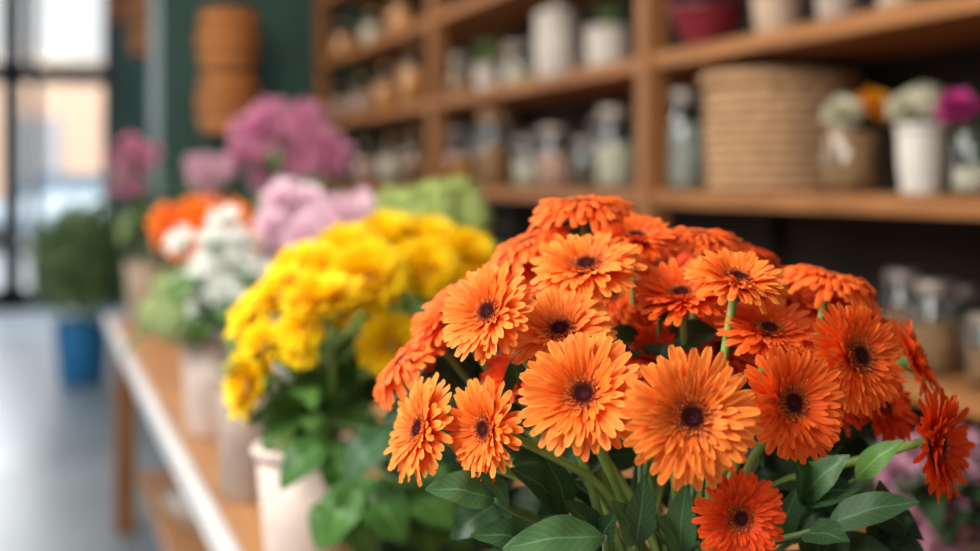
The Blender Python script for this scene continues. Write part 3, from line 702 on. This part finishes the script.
bunch('white_flower', 'flower', 'blurred white flower behind the yellow bunch', 'white flowers', 220, 272, 112, 124, 21, 2.45, 31, [pompon(3, 'white', 60, ragged=.35)], 'petals', 232, 2.35, .055, .21, 'cgrey', 'taupe pot under the white flowers', scat=.3)
bunch('hydrangea', 'flower', 'pale green hydrangea head at the bench edge', 'pale green hydrangeas', 172, 308, 74, 88, 9, 2.85, 32, [cluster(4, 'paleg', 60)], 'florets', 200, 2.95, .06, .20, 'cpink', 'blush pot under the pale green hydrangeas', minx=.36, nleaf=3, scat=.3)
bunch('pink_flower', 'flower', 'blurred pale pink flower behind the yellow bunch', 'pale pink flowers', 318, 226, 158, 90, 20, 2.65, 38, [pompon(5, 'pink', 60, ragged=.4)], 'petals', 310, 2.65, .07, .22, 'ceram', 'white vase holding the pale pink flowers', vname='vase', scat=.3)
bunch('green_flower', 'flower', 'blurred lime green flower head above the yellow bunch', 'lime green flowers', 434, 212, 136, 70, 21, 2.4, 32, [cluster(6, 'lime', 40, fs=.34)], 'florets', 430, 2.4, .07, .22, 'cgrey', 'taupe vase holding the lime green flowers', vname='vase', scat=.35)
bunch('orange_flower', 'flower', 'blurred orange flower beyond the white bunch', 'distant orange flowers', 211, 230, 138, 90, 20, 3.5, 34, [pompon(7, 'orgb', 60, ragged=.35)], 'petals', 215, 3.5, .08, .24, 'ceram', 'white vase holding the distant orange flowers', vname='vase', scat=.25)
bunch('magenta_flower', 'flower', 'blurred rose pink flower in the tall bunch', 'tall rose pink flowers', 286, 143, 128, 92, 20, 4.0, 34, [pompon(8, 'mag', 60, ragged=.4)], 'petals', 286, 4.0, .09, .36, 'cgrey', 'tall taupe vase holding the rose pink flowers', vname='vase', nleaf=3, leaf_len=.16, scat=.28)
bunch('dusty_pink_flower', 'flower', 'blurred dusty pink flower left of the tall rose bunch', 'dusty pink flowers', 207, 173, 60, 44, 8, 4.4, 23, [pompon(9, 'dusty', 60, ragged=.35)], 'petals', 208, 4.4, .07, .30, 'cpink', 'blush vase holding the dusty pink flowers', vname='vase')
bunch('rose_pink_flower', 'flower', 'blurred rose flower at the far end of the bench', 'rose flowers at the far bench end', 131, 166, 56, 74, 11, 5.25, 20, [pompon(10, 'mag', 60, ragged=.35)], 'petals', 140, 5.25, .07, .24, 'beige', 'beige vase at the far end of the bench', vname='vase', leafmat='leafw', minx=.40, nleaf=3, leaf_len=.16, scat=.35)
bunch('mauve_flower', 'flower', 'blurred mauve flower low behind the gerberas', 'mauve flowers at lower right', 945, 490, 160, 140, 18, 1.62, 40, [pompon(12, 'mauve', 80, ragged=.3)], 'petals', 945, 1.66, .06, .12, 'cgrey', 'taupe pot of mauve flowers at lower right', leafmat='leafd', nleaf=3)
def shelf_flower(name, label, px, py, wpx, mesh, part, holder, hh, group):
    b = Vector(holder.location)+UP*.03; z = depth(Vector((b.x, b.y, CH))); mo = Vector(holder.location)+UP*hh
    flower(name, label, 'flower', group, P(px, py, z-.01), N((px-holder['px'])/60, .7, .5), wpx*z/F/2, mo, b, [(part, mesh, None)], .0025, 'stemd', 1, 'leafw', .05, .3)
pc = pompon(13, 'cream', 80); po = pompon(15, 'amber', 80); pf = pompon(16, 'fuch', 80); cl = cluster(17, 'cream', 50)
jb['px'] = 852; cup['px'] = 922; jm['px'] = 974
sg = 'flowers standing on the middle shelf'
shelf_flower('white_flower', 'cream white flower on the left in the potpourri jar', 842, 112, 44, pc, 'petals', jb, .13, sg)
shelf_flower('orange_flower', 'amber orange flower in the potpourri jar on the shelf', 876, 104, 44, po, 'petals', jb, .13, sg)
shelf_flower('cream_flower', 'cream flower at left of the white cup', 904, 106, 38, pc, 'petals', cup, .12, sg)
shelf_flower('cream_flower', 'cream clustered flower head at right of the white cup', 926, 100, 42, cl, 'florets', cup, .12, sg)
shelf_flower('fuchsia_flower', 'fuchsia flower beside the white cup', 957, 106, 46, pf, 'petals', jm, .12, sg)
for h in (jb, cup, jm): del h['px']
def plant(px, k, hpx, label, n=14, off=.12):
    x, y, z = spot(px, k, off); d = depth(Vector((x, y, CH))); s = 28*d/F; z0 = z+hpx*d/F-.02
    t = thing('small_plant', label, 'plant', (x, y, z0), 'small plants on the upper shelf')
    mb = MB()
    for i in range(n):
        a = i*2.4; leaf_into(mb, (0, 0, 0), (cos(a)*s*.9, sin(a)*s*.9, s*R.uniform(.5, 1.3)), s*.4, None, .2, nt=5, nu=2)
    mb.build('foliage', 'leafw', t); MB().tube([(0, 0, -.03), (0, 0, s*.4)], .003, 6).build('stem', 'stemd', t)
plant(488, 1, 28, 'small green plant in the pale pot')
plant(609, 1, 44, 'small green sprig in the pot by the wooden post', off=.15)

# ------------------------------------------------------------------ potted bush on the floor
Yb = 9.4; bx = xOn(82, Yb)
pt = thing('plant_pot', 'dark blue plant pot standing on the floor by the window', 'pot', (bx, Yb, 0))
MB().lathe([(.001, 0), (.14, 0), (.15, .01), (.185, .40), (.19, .42), (.175, .42), (.17, .38), (.001, .38)], 36).build('body', 'blue', pt)
MB().lathe([(.175, .412), (.197, .405), (.201, .425), (.185, .432), (.175, .428)], 36).build('rim', 'blue', pt)
bs = thing('potted_bush', 'green leafy bush growing in the blue floor pot', 'plant', (bx, Yb, .36))
mb = MB(); rng = random.Random(5)
for i in range(1500):
    a = rng.random()*6.28; ce = rng.uniform(-.9, 1); se = sqrt(1-ce*ce); r = rng.uniform(.16, .34)
    b = Vector((cos(a)*se*r, sin(a)*se*r, .42+ce*r*1.15))
    leaf_into(mb, b, b+Vector((cos(a)*.08, sin(a)*.08, rng.uniform(-.03, .10))), .06, None, .15, rng=rng, nt=3, nu=2)
mb.build('foliage', 'leafw', bs)
for k in range(5): MB().tube([(0, 0, 0), (.12*cos(k*1.26), .12*sin(k*1.26), .45)], .008, 6).build('branch', 'stemd', bs)
mb = MB(); mb.lathe([(.168, 0.022), (.1, .03), (.001, .032)], 24); mb.build('soil', 'soil', bs)

# ------------------------------------------------------------------ camera
cd = bpy.data.cameras.new('camera'); cam = bpy.data.objects.new('camera', cd); col.objects.link(cam)
cam.location = CAM; cam.rotation_euler = (pi/2, 0, -YAW)
cd.lens = 50; cd.sensor_width = 36; cd.sensor_fit = 'HORIZONTAL'; cd.shift_y = -(275.5-HY)/980
cd.clip_start = .05; cd.clip_end = 200
cd.dof.use_dof = True; cd.dof.focus_distance = .90; cd.dof.aperture_fstop = 2.9
scene.camera = cam

# ------------------------------------------------------------------ light
w = bpy.data.worlds.new('world'); scene.world = w; w.use_nodes = True
nt = w.node_tree; bg = nt.nodes['Background']; bg.inputs[0].default_value = (.97, .98, 1, 1)
# sky boosted toward the street side (+Y) to whiten the window and backlight petals
tc = nt.nodes.new('ShaderNodeTexCoord'); sx = nt.nodes.new('ShaderNodeSeparateXYZ'); nt.links.new(tc.outputs['Generated'], sx.inputs[0])
mr = nt.nodes.new('ShaderNodeMapRange'); mr.inputs[1].default_value = .75; mr.inputs[2].default_value = .97; mr.inputs[3].default_value = .45; mr.inputs[4].default_value = 1.15
nt.links.new(sx.outputs[1], mr.inputs[0]); nt.links.new(mr.outputs[0], bg.inputs[1])
def area(name, loc, target, size, power, c):
    l = bpy.data.lights.new(name, 'AREA'); l.shape = 'SQUARE'; l.size = size; l.energy = power; l.color = c
    o = bpy.data.objects.new(name, l); col.objects.link(o); o.location = loc
    o.rotation_euler = (Vector(target)-Vector(loc)).to_track_quat('-Z', 'Y').to_euler()
area('key_light', (-1.6, .7, 2.6), (.45, 1.2, 1.2), 1.3, 128, (1, .98, .94))
area('bench_light', (-1.2, 3.2, 3.2), (.5, 3.2, 1.1), 1.6, 84, (1, .98, .95))
area('shelf_light', (.2, 2.6, 3.3), (1.8, 3.6, 1.3), 1.2, 20, (1, .80, .56))
area('far_shelf_light', (.2, 6.0, 3.3), (1.8, 6.2, 1.5), 1.2, 50, (1, .74, .46))
area('daylight_on_street', (-1, 16.5, 14), (-1, 40, 1), 12, 11500, (1, .98, .96))
area('daylight_from_window', (-1.2, 14.6, 2.6), (-.5, 6, 0), 2.2, 120, (.94, .97, 1))
area('bush_fill_left', (-2.2, 7.4, 1.8), (.3, 9.4, .8), 1.4, 80, (.94, .97, 1))  # added lamp to brighten the bush and its pot, not an opening
